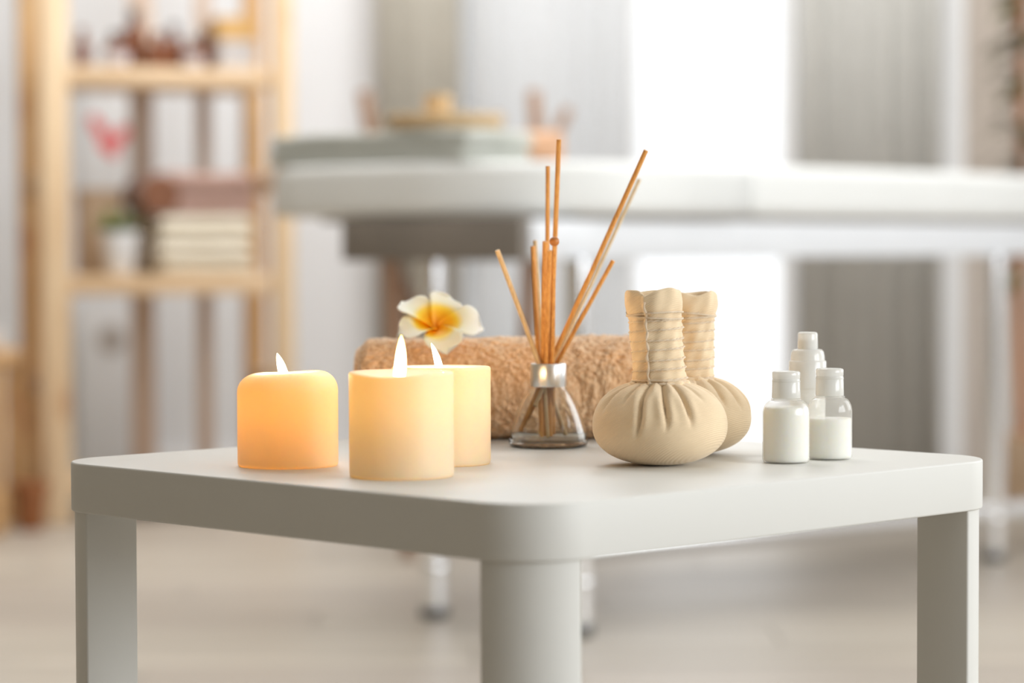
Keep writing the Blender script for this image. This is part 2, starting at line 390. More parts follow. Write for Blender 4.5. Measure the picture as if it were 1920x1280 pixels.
# ------------------------------------------------------------------ candles
def flame(parent, base, h, wdt, lean, bend=0.3):
    """teardrop flame; lean = tip offset in x"""
    P, rs = [], []
    for i in range(19):
        t = i/18; x = lean*t + bend*h*0.25*math.sin(PI*t)
        P.append((x, 0, h*t)); rs.append(max(1e-5, wdt/2*(0.92+0.45*t)*(1-t**1.5)**0.8))
    o = obj('flame', tube(P, rs, 14), M['flame'], parent, loc=base, sharp=180, label='burning yellow-white flame')
    return o
def candle(label, x, y, r, h, mat, top, fl, rim_r, wick_off=(0, 0), seed=1, group='burning pillar candles', glow=0.05, gz=0.016):
    t = thing('pillar_candle', label, 'candle', (x, y, TZ), 0, group)
    n = 96
    prof = [(0, 0), (r*0.6, 0), (r-0.0012, 0), (r-0.0002, 0.0012)]
    prof += [(r, h*k/24) for k in range(1, 24) if h*k/24 < h - rim_r - 0.001 and h*k/24 > 0.002]
    for i in range(11):
        a = PI/2*i/10; prof.append((r-rim_r+rim_r*math.cos(a), h-rim_r+rim_r*math.sin(a)))
    prof += [(r*0.70 if r*0.7 < r-rim_r-0.001 else (r-rim_r)*0.85, h-0.0012), (r*0.5, h-0.0030), (r*0.25, h-0.0042), (0, h-0.0045)]
    def fn(rr, z, a, i):
        k = max(0, (z - 0.5*h)/(0.5*h))
        wob = 1 + 0.006*math.sin(3*a+seed) + 0.004*math.sin(7*a+2*seed)
        return rr*wob, z + top(a)*k**2*min(1, rr/r*1.2)
    obj('wax_body', lathe(prof, n, fn), mat, t, sharp=70)
    bx_, by_ = wick_off
    zb = h - 0.0045
    obj('wick', tube([(bx_, by_, zb-0.002), (bx_, by_, zb+0.004), (bx_+0.001, by_, zb+0.007)], 0.0008, 8), M['black'], t)
    f = flame(t, (bx_, by_, zb+0.001), *fl)
    l = bpy.data.lights.new('flame_light', 'POINT'); l.energy = 1.8; l.color = (1, 0.68, 0.36); l.shadow_soft_size = 0.004
    lo = bpy.data.objects.new('flame_light', l); COL.objects.link(lo); lo.parent = t; lo.location = (bx_+fl[2]*0.3, by_, zb+0.008)
    # added lamp inside the wax, imitating flame light scattered through it
    l = bpy.data.lights.new('glow_light', 'POINT'); l.energy = glow; l.color = (1, 0.66, 0.30); l.shadow_soft_size = 0.010
    lo = bpy.data.objects.new('glow_light', l); COL.objects.link(lo); lo.parent = t; lo.location = (bx_, by_, h-gz)
    return t
front = -PI/2
def dang(a, b): return (a-b+PI) % (2*PI) - PI
candle('short honey-yellow pillar candle with a melted rounded rim, leftmost on the table', -0.1606, 1.864, 0.0359, 0.0665, M['wax_orange'],
       lambda a: 0.0012*math.cos(a) + 0.0004*math.sin(3*a), (0.0175, 0.0074, -0.0052, 0.05), 0.0130, (-0.002, 0), 1, glow=0.075, gz=0.022)
candle('cream pillar candle nearest the table\'s front edge, tallest straight flame', -0.0753, 1.7735, 0.0356, 0.0715, M['wax_cream'],
       lambda a: -0.0022*math.exp(-(dang(a, front-0.25)/0.7)**2), (0.0285, 0.0088, 0.0014, 0.05), 0.0018, (-0.0012, -0.002), 2)
candle('pale cream pillar candle standing behind the front one, before the rolled towel', -0.0510, 1.878, 0.0356, 0.0700, M['wax_cream'],
       lambda a: -0.0004*math.sin(a), (0.0205, 0.0060, -0.0062, 0.15), 0.0018, (-0.0010, 0), 3)

# ------------------------------------------------------------------ rolled towel (flattened roll)
def big_towel():
    t = thing('rolled_towel', 'rolled light brown terry towel lying along the back of the table', 'towel', (0.0015, 2.142, TZ), 0.0)
    L, D, H = 0.252, 0.105, 0.083
    nu, nv = 430, 520
    loop = []
    for j in range(nv):
        a = 2*PI*j/nv; c, s = math.cos(a), math.sin(a)
        e = 0.62; x = abs(c)**e*math.copysign(1, c)*D/2; z = abs(s)**e*math.copysign(1, s)*H/2
        loop.append((x, z))
    loop = np.array(loop)
    rnd = rng.random((nu+1, nv)); 
    def sm(a, k):
        for _ in range(k): a = (a + np.roll(a, 1, 0) + np.roll(a, -1, 0) + np.roll(a, 1, 1) + np.roll(a, -1, 1))/5
        return a
    n1 = sm(rnd, 1); n1 = (n1-n1.mean())/n1.std(); n2 = sm(rng.random((nu+1, nv)), 14); n2 = (n2-n2.mean())/n2.std()
    n3 = sm(rng.random((nu+1, nv)), 120); n3 = (n3-n3.mean())/n3.std()
    V = []
    for i in range(nu+1):
        u = i/nu; x = (u-0.5)*L
        d = min(u, 1-u)*L; rr = 0.010
        sc_ = 1.0 if d > rr else 1 - (0.011/ (H/2))*(1-math.sqrt(max(0, 1-((rr-d)/rr)**2)))
        tap = 0.958 + 0.042*min(1, (u)/0.9)
        yy = loop[:, 0]*sc_; zz = loop[:, 1]*sc_
        k = 1 + (n1[i]*0.00026 + n2[i]*0.0005 + n3[i]*0.0004)/0.045
        zz = np.maximum(zz*k, -H/2) + H/2
        zz = zz*tap
        V += [(x, a, b) for a, b in zip(yy*k, np.maximum(zz, 0.0))]
    F = [[i*nv+j, i*nv+(j+1) % nv, (i+1)*nv+(j+1) % nv, (i+1)*nv+j] for i in range(nu) for j in range(nv)]
    o = obj('terry_cloth', (V, F), M['terry'], t, sharp=180)
    # spiral folds on the two ends
    for s in (-1, 1):
        pts = []
        for k in range(150):
            a = k/150*2*PI*2.6; q = 1 - 0.80*k/150
            c, sn = math.cos(a), math.sin(a)
            pts.append((s*(L/2-0.001), abs(c)**.7*math.copysign(1, c)*(D/2-0.009)*q, H*0.49 + abs(sn)**.7*math.copysign(1, sn)*(H/2-0.010)*q))
        obj('rolled_edge', tube(pts, 0.0046, 10), M['terry'], t)
    cap = []
    return t
big_towel()

# ------------------------------------------------------------------ plumeria flower
def flower():
    t = thing('plumeria_flower', 'white five-petalled flower with an orange-yellow centre on the rolled towel', 'flower', (-0.0610, 2.098, 0.5375))
    t.scale = (0.95, 0.95, 0.95); t.rotation_euler = (math.radians(42), 0, math.radians(4))   # local +Z is the flower axis, tipped towards the room's front
    specs = [(62, 0.034, 0.027, 0.10, 0.3), (138, 0.037, 0.027, 0.35, 0.2), (200, 0.037, 0.026, 0.15, 0.1), (278, 0.034, 0.029, -0.15, 0.0), (352, 0.040, 0.028, 0.10, -0.5)]
    for ang, L, W, lift, curl in specs:
        V, F = [], []; nu, nv = 18, 10
        for i in range(nu+1):
            u = i/nu; wd = W*0.5*(0.24 + 0.90*min(1, u/0.66)**0.75)*(1 if u < .66 else max(0, 1-((u-.66)/.34)**2.6)**0.5*0.999+0.001)
            for j in range(nv+1):
                v = j/nv*2-1
                z = 0.017*(u**0.6) + lift*0.012*u - 0.020*max(0, u-0.55)**1.5*(1.6-curl*1.4) + 0.0045*v*v*(1-u*.3) + 0.0018*v
                V.append((L*u*(1-0.08*v*v), wd*v + 0.004*u*u, z))
        for i in range(nu):
            for j in range(nv):
                a = i*(nv+1)+j; F.append([a, a+1, a+nv+2, a+nv+1])
        o = obj('petal', (V, F), M['petal'], t, sharp=180); o.rotation_euler = (0, 0, math.radians(ang))
        m = o.modifiers.new('s', 'SOLIDIFY'); m.thickness = 0.0008
    obj('flower_tube', tube([(0, 0, 0.002), (0, 0, -0.007), (0, 0.001, -0.014)], [0.004, 0.0028, 0.0022], 12), M['petal'], t)
flower()

# ------------------------------------------------------------------ reed diffuser
DX, DY = 0.0283, 2.034
t = thing('reed_diffuser', 'clear conical glass diffuser bottle with a silver collar, before the towel', 'diffuser', (DX, DY, TZ))
outer = [(0.0, 0.0003), (0.027, 0.0), (0.0300, 0.0012), (0.0310, 0.0040), (0.0306, 0.0075), (0.0294, 0.0130), (0.0277, 0.0190), (0.0252, 0.0265), (0.0224, 0.0335), (0.0188, 0.0402), (0.0152, 0.0452), (0.0130, 0.0480), (0.0125, 0.0500), (0.0125, 0.0640)]
inner = [(0.0110, 0.0640), (0.0110, 0.0505), (0.0118, 0.0468), (0.0140, 0.0438), (0.0176, 0.0390), (0.0211, 0.0325), (0.0239, 0.0255), (0.0264, 0.0183), (0.0281, 0.0127), (0.0292, 0.0075), (0.0284, 0.0045), (0.015, 0.0030), (0, 0.0030)]
obj('glass_bottle', lathe(outer+inner, 64), M['glass'], t, sharp=50)
obj('metal_collar', lathe([(0.0128, 0.0470), (0.0139, 0.0470), (0.0141, 0.0475), (0.0141, 0.0640), (0.0137, 0.0648), (0.0112, 0.0650), (0.0106, 0.0644), (0.0106, 0.0600)], 64), M['alu'], t, sharp=40)
def world_at(px, py, Y): return ((px-960)/4900*Y, Y, 0.606-(py-462)/4900*Y)
reeds = [  # tip x, tip y (photo), tip depth, neck offset (x, y), radius, pale
    (1049, 262, 1.985, (0.0012, -0.0050), 0.0019, 0), (1028, 312, 2.02, (-0.0012, -0.0010), 0.0017, 0),
    (1212, 283, 1.99, (0.0012, -0.0060), 0.0019, 0), (1199, 338, 2.13, (0.0050, 0.0055), 0.0015, 1),
    (1150, 489, 2.02, (0.0064, 0.0010), 0.0017, 0), (933, 469, 2.00, (-0.0070, -0.0045), 0.0019, 1),
    (1000, 462, 2.05, (-0.0076, 0.0020), 0.0018, 0), (1004, 452, 2.09, (-0.0040, 0.0060), 0.0015, 1),
    (1023, 453, 2.00, (-0.0042, -0.0010), 0.0022, 0), (1037, 470, 2.05, (0.0022, 0.0040), 0.0022, 0), (1031, 470, 1.995, (-0.0016, -0.0075), 0.0018, 0)]
for px, py, Y, (ox, oy), r, pale in reeds:
    tip = Vector(world_at(px, py, Y)); nk = Vector((DX+ox, DY+oy, TZ+0.0645)); d = (nk-tip).normalized()
    z_end = TZ + 0.0070
    L = (tip.z - z_end)/-d.z; end = tip + d*L
    off = Vector((end.x-DX, end.y-DY)); 
    if off.length > 0.0235:
        # stop where the reed meets the glass wall
        while off.length > 0.0235 - 0.25*max(0, end.z-TZ-0.01): end = end - d*0.0005; off = Vector((end.x-DX, end.y-DY))
    base = Vector((DX, DY, TZ))
    mid = [end.lerp(tip, k/6) - base for k in range(7)]
    obj('reed', tube(mid, r, 10), M['reed_pale' if pale else 'reed'], t, sharp=50)
bpos = Vector(world_at(1040, 453, 1.972)) - Vector((DX, DY, TZ))
bm = bmesh.new(); bmesh.ops.create_uvsphere(bm, u_segments=24, v_segments=16, radius=0.0037); 
obj('bead', bm, M['bead'], t, loc=bpos, label='round orange-brown wooden bead')
obj('reed', tube([bpos + Vector((0, 0, -0.003)), Vector((0.0035, -0.0075, 0.0645)), Vector((0.004, 0.004, 0.009))], 0.0013, 8), M['reed'], t)

# ------------------------------------------------------------------ herbal compress balls
def compress(label, x, y, rx, hb, hn, rn_b, rn_t, tilt, seam, seed, creases, lobes):
    t = thing('herbal_compress', label, 'massage compress', (x, y, TZ), 0, 'herbal compress balls')
    rg = random.Random(seed)
    n = 288
    prof = []
    # bulb profile from the bottom centre to the gathered neck
    cz = hb*0.46
    m = 40
    for i in range(m+1):
        p = i/m*PI*0.90   # polar from bottom
        s, c = math.sin(p), -math.cos(p)
        r = rx*abs(s)**0.86
        z = cz + (cz if c < 0 else hb-cz)*math.copysign(abs(c)**0.92, c)
        prof.append((r, z))
    prof[0] = (0, 0.0)
    prof = [(r, z) for r, z in prof if not (z > cz and r < rn_b*0.93)]
    ztop = prof[-1][1]
    prof.append((rn_b*0.90, ztop+0.001))
    nrow = len(prof)
    def fn(r, z, a, i):
        zz = z
        up = max(0, (z-cz*0.55)/(hb-cz*0.55))
        rr = r
        for (ca, depth, ln, wd) in creases:
            d = abs(dang(a, ca + 0.045*math.sin(7*up+ca)*(1-up)))*max(r, rn_b)
            k = min(1, max(0, (up-(1-ln))/max(0.15, ln*0.5))); k = k*k*(3-2*k)
            rr -= depth*k*math.exp(-(d/(wd*0.62))**1.25)
            rr += depth*0.22*k*math.exp(-((d-wd*2.0)/(wd*1.5))**2)
        # fine gathering close to the neck
        g = max(0, (up-0.72)/0.28)
        rr += 0.0009*g*math.sin(19*a+seed)*1.0 + 0.0006*g*math.sin(31*a+2*seed)
        rr += 0.0007*math.sin(2*a+seed)*(1-g) + 0.0005*math.sin(5*a+3*seed)*math.sin(PI*min(1, z/hb))
        return rr, zz
    # fatten resolution
    fine = []
    for (r0, z0), (r1, z1) in zip(prof, prof[1:]):
        for q in range(3): fine.append((r0+(r1-r0)*q/3, z0+(z1-z0)*q/3))
    fine.append(prof[-1])
    obj('bulb', lathe(fine, n, fn), M['cotton'], t, sharp=180)
    # handle: rolled cloth with a visible flap edge, bound by string
    zb = ztop - 0.002; H = hn
    tx, ty = tilt
    ringz = [0.055+0.11*k for k in range(7)] 
    def hr(u, a):
        base = rn_b + (rn_t-rn_b)*u - 0.0012*math.sin(PI*u)
        puff = 0.0
        if u < 0.80:
            ph = (u-0.055)/0.11
            puff = 0.0010*abs(math.sin(PI*ph))**0.6 - 0.0005
        else:
            q = (u-0.80)/0.20; puff = 0.0018*math.sin(PI*min(1, q*0.75+0.1))
        da = (a - seam) % (2*PI)
        step = 0.0022*(1-da/(2*PI))          # spiral: steps at the flap
        if da > 2*PI-0.12: step = 0.0022*(1-(2*PI-da)/0.12*1.0) 
        wr = 0.0004*math.sin(6*a+u*9+seed) + 0.0003*math.sin(11*a-u*14)
        return base + puff + step - 0.0011 + wr
    V, F = [], []; na = 200; nu = 110
    rows = []
    def rimz(a): 
        return sum(h*math.exp(-(dang(a, c)/w_)**2) for c, h, w_ in lobes)
    for i in range(nu+1):
        u = i/nu; row = []
        for k in range(na):
            a = 2*PI*k/na; r = hr(u, a)
            top = max(0, (u-0.8)/0.2)
            z = zb + H*u + rimz(a)*top**1.5
            cx = tx*u; cy = ty*u
            row.append(len(V)); V.append((cx+r*math.cos(a), cy+r*math.sin(a), z))
        rows.append(row)
    # roll over the rim and go down inside
    for q, (fr, dz) in enumerate([(0.985, 0.0010), (0.95, 0.0020), (0.90, 0.0024), (0.84, 0.0018), (0.78, 0.0002), (0.70, -0.003), (0.64, -0.007), (0.55, -0.010), (0.40, -0.012), (0.0, -0.013)]):
        row = []
        for k in range(na):
            a = 2*PI*k/na; r = hr(1, a)*fr*(1+0.10*(1-fr)*3*math.sin(3*a+seed))
            z = zb + H + rimz(a)*(1-(1-fr)*0.9) + dz + 0.0012*math.sin(5*a+seed*2)*(1-fr)*2
            row.append(len(V)); V.append((tx+r*math.cos(a), ty+r*math.sin(a), z))
        rows.append(row)
    for A, B in zip(rows, rows[1:]):
        for k in range(na): F.append([A[k], A[(k+1) % na], B[(k+1) % na], B[k]])
    obj('handle', (V, F), M['cotton'], t, sharp=180)
    # rolled-up inner cloth seen in the open top
    pts = []
    for k in range(90):
        a = k/90*2*PI*2.2 + seed; q = rn_t*(0.62-0.42*k/90)
        pts.append((tx+q*math.cos(a), ty+q*math.sin(a), zb+H-0.0045+0.0028*math.sin(a*0.5+seed)))
    V2, F2 = [], []
    for i, (a, b, c) in enumerate(pts):
        V2 += [(a, b, c-0.012), (a, b, c+0.003)]
        if i: F2.append([2*i-2, 2*i, 2*i+1, 2*i-1])
    o = obj('inner_roll', (V2, F2), M['cotton'], t, sharp=180); sm_ = o.modifiers.new('s', 'SOLIDIFY'); sm_.thickness = 0.0014
    # flap edge: a thin rolled hem running down the handle
    pts = []
    for i in range(50):
        u = 0.01+0.93*i/49; a = seam - 0.02 + 0.10*(u-0.5) + 0.025*math.sin(u*34)
        r = hr(u, seam+0.02) + 0.0002; pts.append((tx*u+r*math.cos(a), ty*u+r*math.sin(a), zb+H*u))
    obj('flap_edge', tube(pts, [0.0010+0.0003*math.sin(i*0.9) for i in range(50)], 10), M['string'], t)
    # binding string: two twisted strands in a helix
    for st in range(2):
        pts = []; NT = 7.0; steps = 900
        for i in range(steps):
            q = i/steps
            u = 0.045 + 0.77*q + 0.012*math.sin(2*PI*NT*q*0.5+seed)*0.4
            a = 2*PI*NT*q + seed
            tw = st*PI + i*0.55
            r = hr(u, a) + 0.0003 + 0.00035*math.cos(tw)
            pts.append((tx*u+r*math.cos(a), ty*u+r*math.sin(a), zb+H*u+0.00035*math.sin(tw)))
        obj('string', tube(pts, 0.00048, 6), M['string'], t)
    for uu, rise in ((0.02, 0.012), (0.05, 0.02), (0.80, 0.03), (0.77, -0.02)):
        pts = []
        for i in range(120):
            a = 2*PI*i/120; u = uu + rise*math.sin(a+seed+uu*7)
            r = hr(max(u, 0), a)+0.0006; pts.append((tx*u+r*math.cos(a), ty*u+r*math.sin(a), zb+H*u))
        obj('string', tube(pts, 0.0007, 8, closed=True), M['string'], t)
    # gathered skirt at the foot of the handle
    pts = []; rs = []
    for i in range(140):
        a = 2*PI*i/140; r = rn_b*1.02 + 0.0006*math.sin(9*a+seed)
        pts.append((r*math.cos(a), r*math.sin(a), zb+0.0012+0.0012*math.sin(a*2+seed))); rs.append(0.0019+0.0005*math.sin(7*a+seed)+0.0004*math.sin(13*a))
    obj('gathered_cuff', tube(pts, rs, 12, closed=True), M['cotton'], t, sharp=180)
    return t
F0 = -PI/2
cr1 = [(F0-1.15, 0.0035, 0.55, 0.0030), (F0-0.72, 0.0030, 0.42, 0.0026), (F0-0.38, 0.0066, 0.95, 0.0022), (F0+0.03, 0.0062, 0.80, 0.0020), (F0+0.40, 0.0052, 0.76, 0.0022),
       (F0+0.80, 0.0030, 0.35, 0.0028), (F0+1.3, 0.0030, 0.35, 0.003), (F0+1.9, 0.004, 0.5, 0.003), (F0+2.5, 0.004, 0.6, 0.003), (F0+3.1, 0.004, 0.5, 0.003), (F0-1.7, 0.004, 0.5, 0.003), (F0-2.3, 0.004, 0.5, 0.003)]
compress('cream cotton herbal compress ball with string-bound handle, front one of the pair', 0.1050, 1.862, 0.0480, 0.0608, 0.0638, 0.0193, 0.0195, (-0.0048, 0), F0-0.36, 3, cr1,
         [(F0+0.60, 0.0040, 0.50), (F0+1.5, 0.002, 0.5), (F0-1.15, 0.0026, 0.75), (F0-0.34, -0.0026, 0.20), (F0+0.15, 0.0008, 0.2), (F0+2.6, 0.002, 0.8)])
cr2 = [(F0+0.1, 0.004, 0.5, 0.0028), (F0+0.55, 0.0045, 0.55, 0.0026), (F0+0.95, 0.0040, 0.60, 0.0026), (F0+1.35, 0.0045, 0.7, 0.0026), (F0-0.4, 0.004, 0.5, 0.003), (F0-1.0, 0.004, 0.5, 0.003),
       (F0+1.9, 0.004, 0.5, 0.003), (F0+2.5, 0.004, 0.5, 0.003), (F0+3.1, 0.004, 0.5, 0.003), (F0-1.7, 0.004, 0.5, 0.003)]
compress('cream cotton herbal compress ball standing partly hidden behind the other one', 0.1345, 1.962, 0.0455, 0.0585, 0.0632, 0.0180, 0.0190, (0.0005, 0), F0+2.4, 5, cr2,
         [(F0+0.9, 0.0030, 0.5), (F0-0.9, 0.0030, 0.6), (F0+0.1, -0.0015, 0.3), (F0+2.6, 0.002, 0.8)])

# ------------------------------------------------------------------ lotion bottles
def bottle(label, x, y, r, hb, hc, rc, level, rz):
    t = thing('lotion_bottle', label, 'bottle', (x, y, TZ), rz, 'small lotion bottles')
    sh = 0.0105
    def body(k, ztop, zb=0.0):
        p = [(0, zb+0.0006), (r*k*0.7, zb+0.0004), (r*k-0.0022, zb), (r*k-0.0007, zb+0.0006), (r*k, zb+0.0025)]
        zs = hb-sh
        p += [(r*k, zs*q) for q in (0.3, 0.6, 0.9)]
        for i in range(13):
            a = PI/2*i/12; rr = rc*0.98 + (r-rc*0.98)*math.cos(a)**0.85; z = zs + sh*math.sin(a)**1.1
            if z <= ztop: p.append((rr*k, z))
        return p
    b = body(1, 9) + [(rc*0.92, hb+0.001), (rc*0.90, hb+0.006)]
    obj('bottle_body', lathe(b, 64), M['clear_plastic'], t, sharp=60)
    lb = body(0.955, level, 0.0009)
    lb = [q for q in lb if q[1] < level] + [((lb[-1][0] if lb[-1][1] <= level else r*0.955), level), (0, level)]
    obj('lotion', lathe(lb, 64), M['lotion'], t, sharp=60, label='cream coloured lotion inside')
    obj('neck_ring', lathe([(rc*0.8, hb+0.0002), (rc*1.10, hb+0.0002), (rc*1.10, hb+0.0012), (rc*0.8, hb+0.0014)], 48), M['clear_plastic'], t)
    c = [(rc*0.8, hb+0.0016), (rc*1.02, hb+0.0016), (rc*1.03, hb+0.0022), (rc, hc*0.0+hb+hc-0.0060), (rc-0.0004, hb+hc-0.0056), (rc, hb+hc-0.0051), (rc+0.0001, hb+hc-0.0012), (rc-0.0006, hb+hc-0.0003), (rc-0.002, hb+hc), (0, hb+hc+0.0003)]
    cap = obj('flip_cap', lathe(c, 48), M['milky_plastic'], t, sharp=50)
    obj('cap_ridge', lathe([(rc*0.97, hb+hc-0.0078), (rc+0.0003, hb+hc-0.0076), (rc+0.0003, hb+hc-0.0072), (rc*0.97, hb+hc-0.0070)], 48), M['milky_plastic'], cap)
    core = obj('cap_core', lathe([(0, hb+0.002), (rc*0.62, hb+0.002), (rc*0.62, hb+hc-0.003), (0, hb+hc-0.003)], 32), M['white_china'], cap)
    return t
bottle('small flip-cap bottle full of cream lotion, nearest of the three bottles', 0.1972, 1.878, 0.01700, 0.0450, 0.0210, 0.0100, 0.0400, 0.1)
bottle('small flip-cap bottle only two thirds full of cream lotion', 0.2322, 1.908, 0.01640, 0.0450, 0.0215, 0.0100, 0.0300, 0.5)
t = thing('pump_bottle', 'taller white bottle with a stepped cap, behind the two lotion bottles', 'bottle', (0.2222, 1.962, TZ))
obj('bottle_body', lathe([(0, 0.0004), (0.0120, 0.0), (0.0130, 0.0010), (0.0133, 0.003), (0.0133, 0.044), (0.0128, 0.0470), (0.0115, 0.0480), (0.0115, 0.0495)], 56), M['milky_plastic'], t, sharp=60)
obj('lotion', lathe([(0, 0.001), (0.0122, 0.001), (0.0126, 0.003), (0.0126, 0.040), (0, 0.040)], 48), M['lotion'], t)
obj('collar', lathe([(0.0115, 0.0495), (0.0139, 0.0495), (0.0140, 0.0500), (0.0140, 0.0690), (0.0136, 0.0697), (0.0128, 0.0700), (0.0126, 0.0735), (0.0120, 0.0765), (0.0105, 0.0782), (0.0074, 0.0785)], 56), M['milky_plastic'], t, sharp=45)
obj('inner_neck', lathe([(0, 0.05), (0.0095, 0.05), (0.0095, 0.068), (0.006, 0.069), (0.006, 0.086), (0, 0.087)], 40), M['white_china'], t, sharp=45)
obj('pump_head', lathe([(0.0074, 0.0786), (0.0076, 0.0790), (0.0074, 0.0895), (0.0070, 0.0906), (0.0060, 0.0912), (0, 0.0914)], 48), M['milky_plastic'], t, sharp=45)

# ------------------------------------------------------------------ massage table
bA = Vector((0.027, 3.94, 0)); bu = Vector((0.653, 0.757, 0)).normalized(); ang_b = math.atan2(bu.y, bu.x)
mt = thing('massage_table', 'long white padded massage table on chrome legs behind the side table', 'massage table', bA, ang_b)
# local x runs along the table (s), local y towards its far side (w)
def pad(x0, x1, y0, y1, z0, z1, r=0.018):
    bm = bx(((x0+x1)/2, (y0+y1)/2, (z0+z1)/2), (x1-x0, y1-y0, z1-z0), r, 5)
    return bm
W_ = 0.66; cr = 0.15
poly = [(0.550, -0.02), (0.550, W_-0.02)]
for i in range(13): a_ = PI/2 + PI/2*i/12; poly.append((cr+cr*math.cos(a_), W_-0.02-cr+cr*math.sin(a_)))
cq = 0.27
for i in range(17): a_ = PI + PI/2*i/16; poly.append((cq+cq*math.cos(a_), -0.02+cq+cq*math.sin(a_)))
obj('cushion', prism(poly, 0.655, 0.738, 0.016, 5), M['vinyl'], mt, sharp=180)
obj('cushion', pad(0.578, 1.85, 0, 0.60, 0.655, 0.742), M['vinyl'], mt, sharp=180)
obj('hinge_block', bx((0.564, 0.30, 0.690), (0.024, 0.575, 0.064)), M['hinge_shade'], mt)
obj('side_rail', bx((0.93, 0.035, 0.617), (1.80, 0.03, 0.062), 0.004), M['railwhite'], mt)
obj('side_rail', bx((0.93, 0.385, 0.617), (1.80, 0.03, 0.062), 0.004), M['railwhite'], mt)
obj('end_panel', bx((0.014, 0.21, 0.617), (0.022, 0.38, 0.066), 0.003), M['hinge_shade'], mt)  # end frame coloured dark for the shadow it lies in
obj('shadow_gap', bx((0.99, 0.30, 0.6505), (1.70, 0.56, 0.007)), M['hinge_shade'], mt)  # dark filler painting the shadow gap between rail and cushions
def bed_leg(px, py):
    l = obj('leg', tube([(px, py, 0.012), (px, py, 0.586)], 0.0215, 32), M['chrome'], mt, sharp=50)
    obj('foot', lathe([(0, 0), (0.021, 0), (0.0235, 0.002), (0.0235, 0.016), (0.020, 0.019), (0, 0.019)], 32, cx=px, cy=py), M['rubber'], l, sharp=50)
    obj('ring', lathe([(0.0214, 0.075), (0.0232, 0.077), (0.0232, 0.087), (0.0214, 0.089)], 32, cx=px, cy=py), M['chrome'], l, sharp=50)
def to_local(X, Y):
    v = Vector((X, Y, 0)) - bA; return v.dot(bu), v.dot(Vector((-bu.y, bu.x, 0)))
for X, Y in ((0.103, 4.06), (-0.1286, 4.26), (0.925, 5.013)): bed_leg(*to_local(X, Y))
bed_leg(1.78, 0.12)
a = to_local(0.0, 4.33); b = to_local(0.925, 5.013); c = to_local(0.103, 4.06)
def bar(p, q, z, h, th):
    v = Vector((q[0]-p[0], q[1]-p[1], 0)); m = Matrix.Rotation(math.atan2(v.y, v.x), 3, 'Z')
    return bx(((p[0]+q[0])/2, (p[1]+q[1])/2, z), (v.length, th, h), 0.004, 2, m)
d = Vector((b[0]-a[0], b[1]-a[1])).normalized()
obj('stretcher', tube([(a[0], a[1], 0.092), (b[0]+d.x*0.4, b[1]+d.y*0.4, 0.092)], 0.020, 32), M['chrome'], mt, sharp=50)
obj('stretcher_link', bar(c, a, 0.090, 0.030, 0.026), M['railwhite'], mt)

# things lying on the massage table
def bpt(s, w_, z): return bA + bu*s + Vector((-bu.y, bu.x, 0))*w_ + Vector((0, 0, z))
def folded(name, label, x, y, z, lx, ly, lz, layers, mat, rz, cat='towel', group=None, wob=0.003, seed=1):
    """folded towel: soft slabs joined by a rounded fold at one side"""
    t = thing(name, label, cat, (x, y, z), rz, group)
    th = lz/layers; rg = random.Random(seed)
    for i in range(layers):
        dx = rg.uniform(-1, 1)*0.004
        bm = bx((dx, rg.uniform(-1, 1)*0.003, th*(i+0.5)), (lx, ly, th*0.97), th*0.46, 5)
        bmesh.ops.subdivide_edges(bm, edges=[e for e in bm.edges if e.calc_length() > 0.05], cuts=8, use_grid_fill=True)
        for v in bm.verts:
            if v.co.z > th*0.5 or i > 0:
                v.co.z += wob*0.4*math.sin(v.co.x*40+seed+i)*math.cos(v.co.y*30) * (1 if 0 < i else 0.4)
        zmin = min(v.co.z for v in bm.verts)
        if i == 0: 
            for v in bm.verts: v.co.z = max(v.co.z, 0.0)
        obj('towel_layer', bm, mat, t, sharp=180)
    return t
p = bpt(0.105, 0.37, 0.738)
folded('folded_towel', 'folded grey-green towel lying on the near end of the massage table', p.x, p.y, p.z, 0.17, 0.44, 0.052, 2, M['sage'], ang_b, wob=0.004)
p = bpt(0.115, 0.275, 0.7925)
t = thing('wicker_tray', 'round shallow wicker tray resting on the grey-green towel', 'tray', p)
obj('tray_base', lathe([(0, 0), (0.080, 0), (0.088, 0.003), (0.088, 0.005), (0, 0.005)], 48), M['wicker'], t)
for k in range(3):
    pts = [((0.087+0.002*k)*math.cos(2*PI*i/80), (0.087+0.002*k)*math.sin(2*PI*i/80), 0.006+0.007*k+0.0012*math.sin(i*1.2+k*PI)) for i in range(80)]
    obj('woven_rim', tube(pts, 0.004, 8, closed=True), M['wicker'], t)
t = thing('wooden_cup', 'small tan wooden cup standing in the wicker tray', 'cup', p + Vector((-0.012, 0.02, 0.0052)))
obj('cup_body', lathe([(0, 0), (0.019, 0), (0.021, 0.002), (0.022, 0.045), (0.0225, 0.052), (0.019, 0.052), (0.018, 0.006), (0, 0.005)], 40), M['wicker'], t, sharp=50)
p = bpt(0.248, 0.215, 0.738)
t = thing('rolled_hand_towel', 'small peach rolled hand towel beside the grey-green towel', 'towel', p, ang_b + 0.5)
V, F = [], []
sp = []
for i in range(140):
    a = i/140*2*PI*2.8; r = 0.030*(1-0.78*i/140); sp.append((r*math.cos(a-PI/2), 0.030 + r*math.sin(a-PI/2)))
for q in (-0.055, 0.055):
    for (u, v_) in sp: V.append((u, q, v_))
n = len(sp); F = [[i, i+1, n+i+1, n+i] for i in range(n-1)]
o = obj('towel_roll', (V, F), M['peach_towel'], t, sharp=180); m_ = o.modifiers.new('s', 'SOLIDIFY'); m_.thickness = 0.004; m_.offset = 1

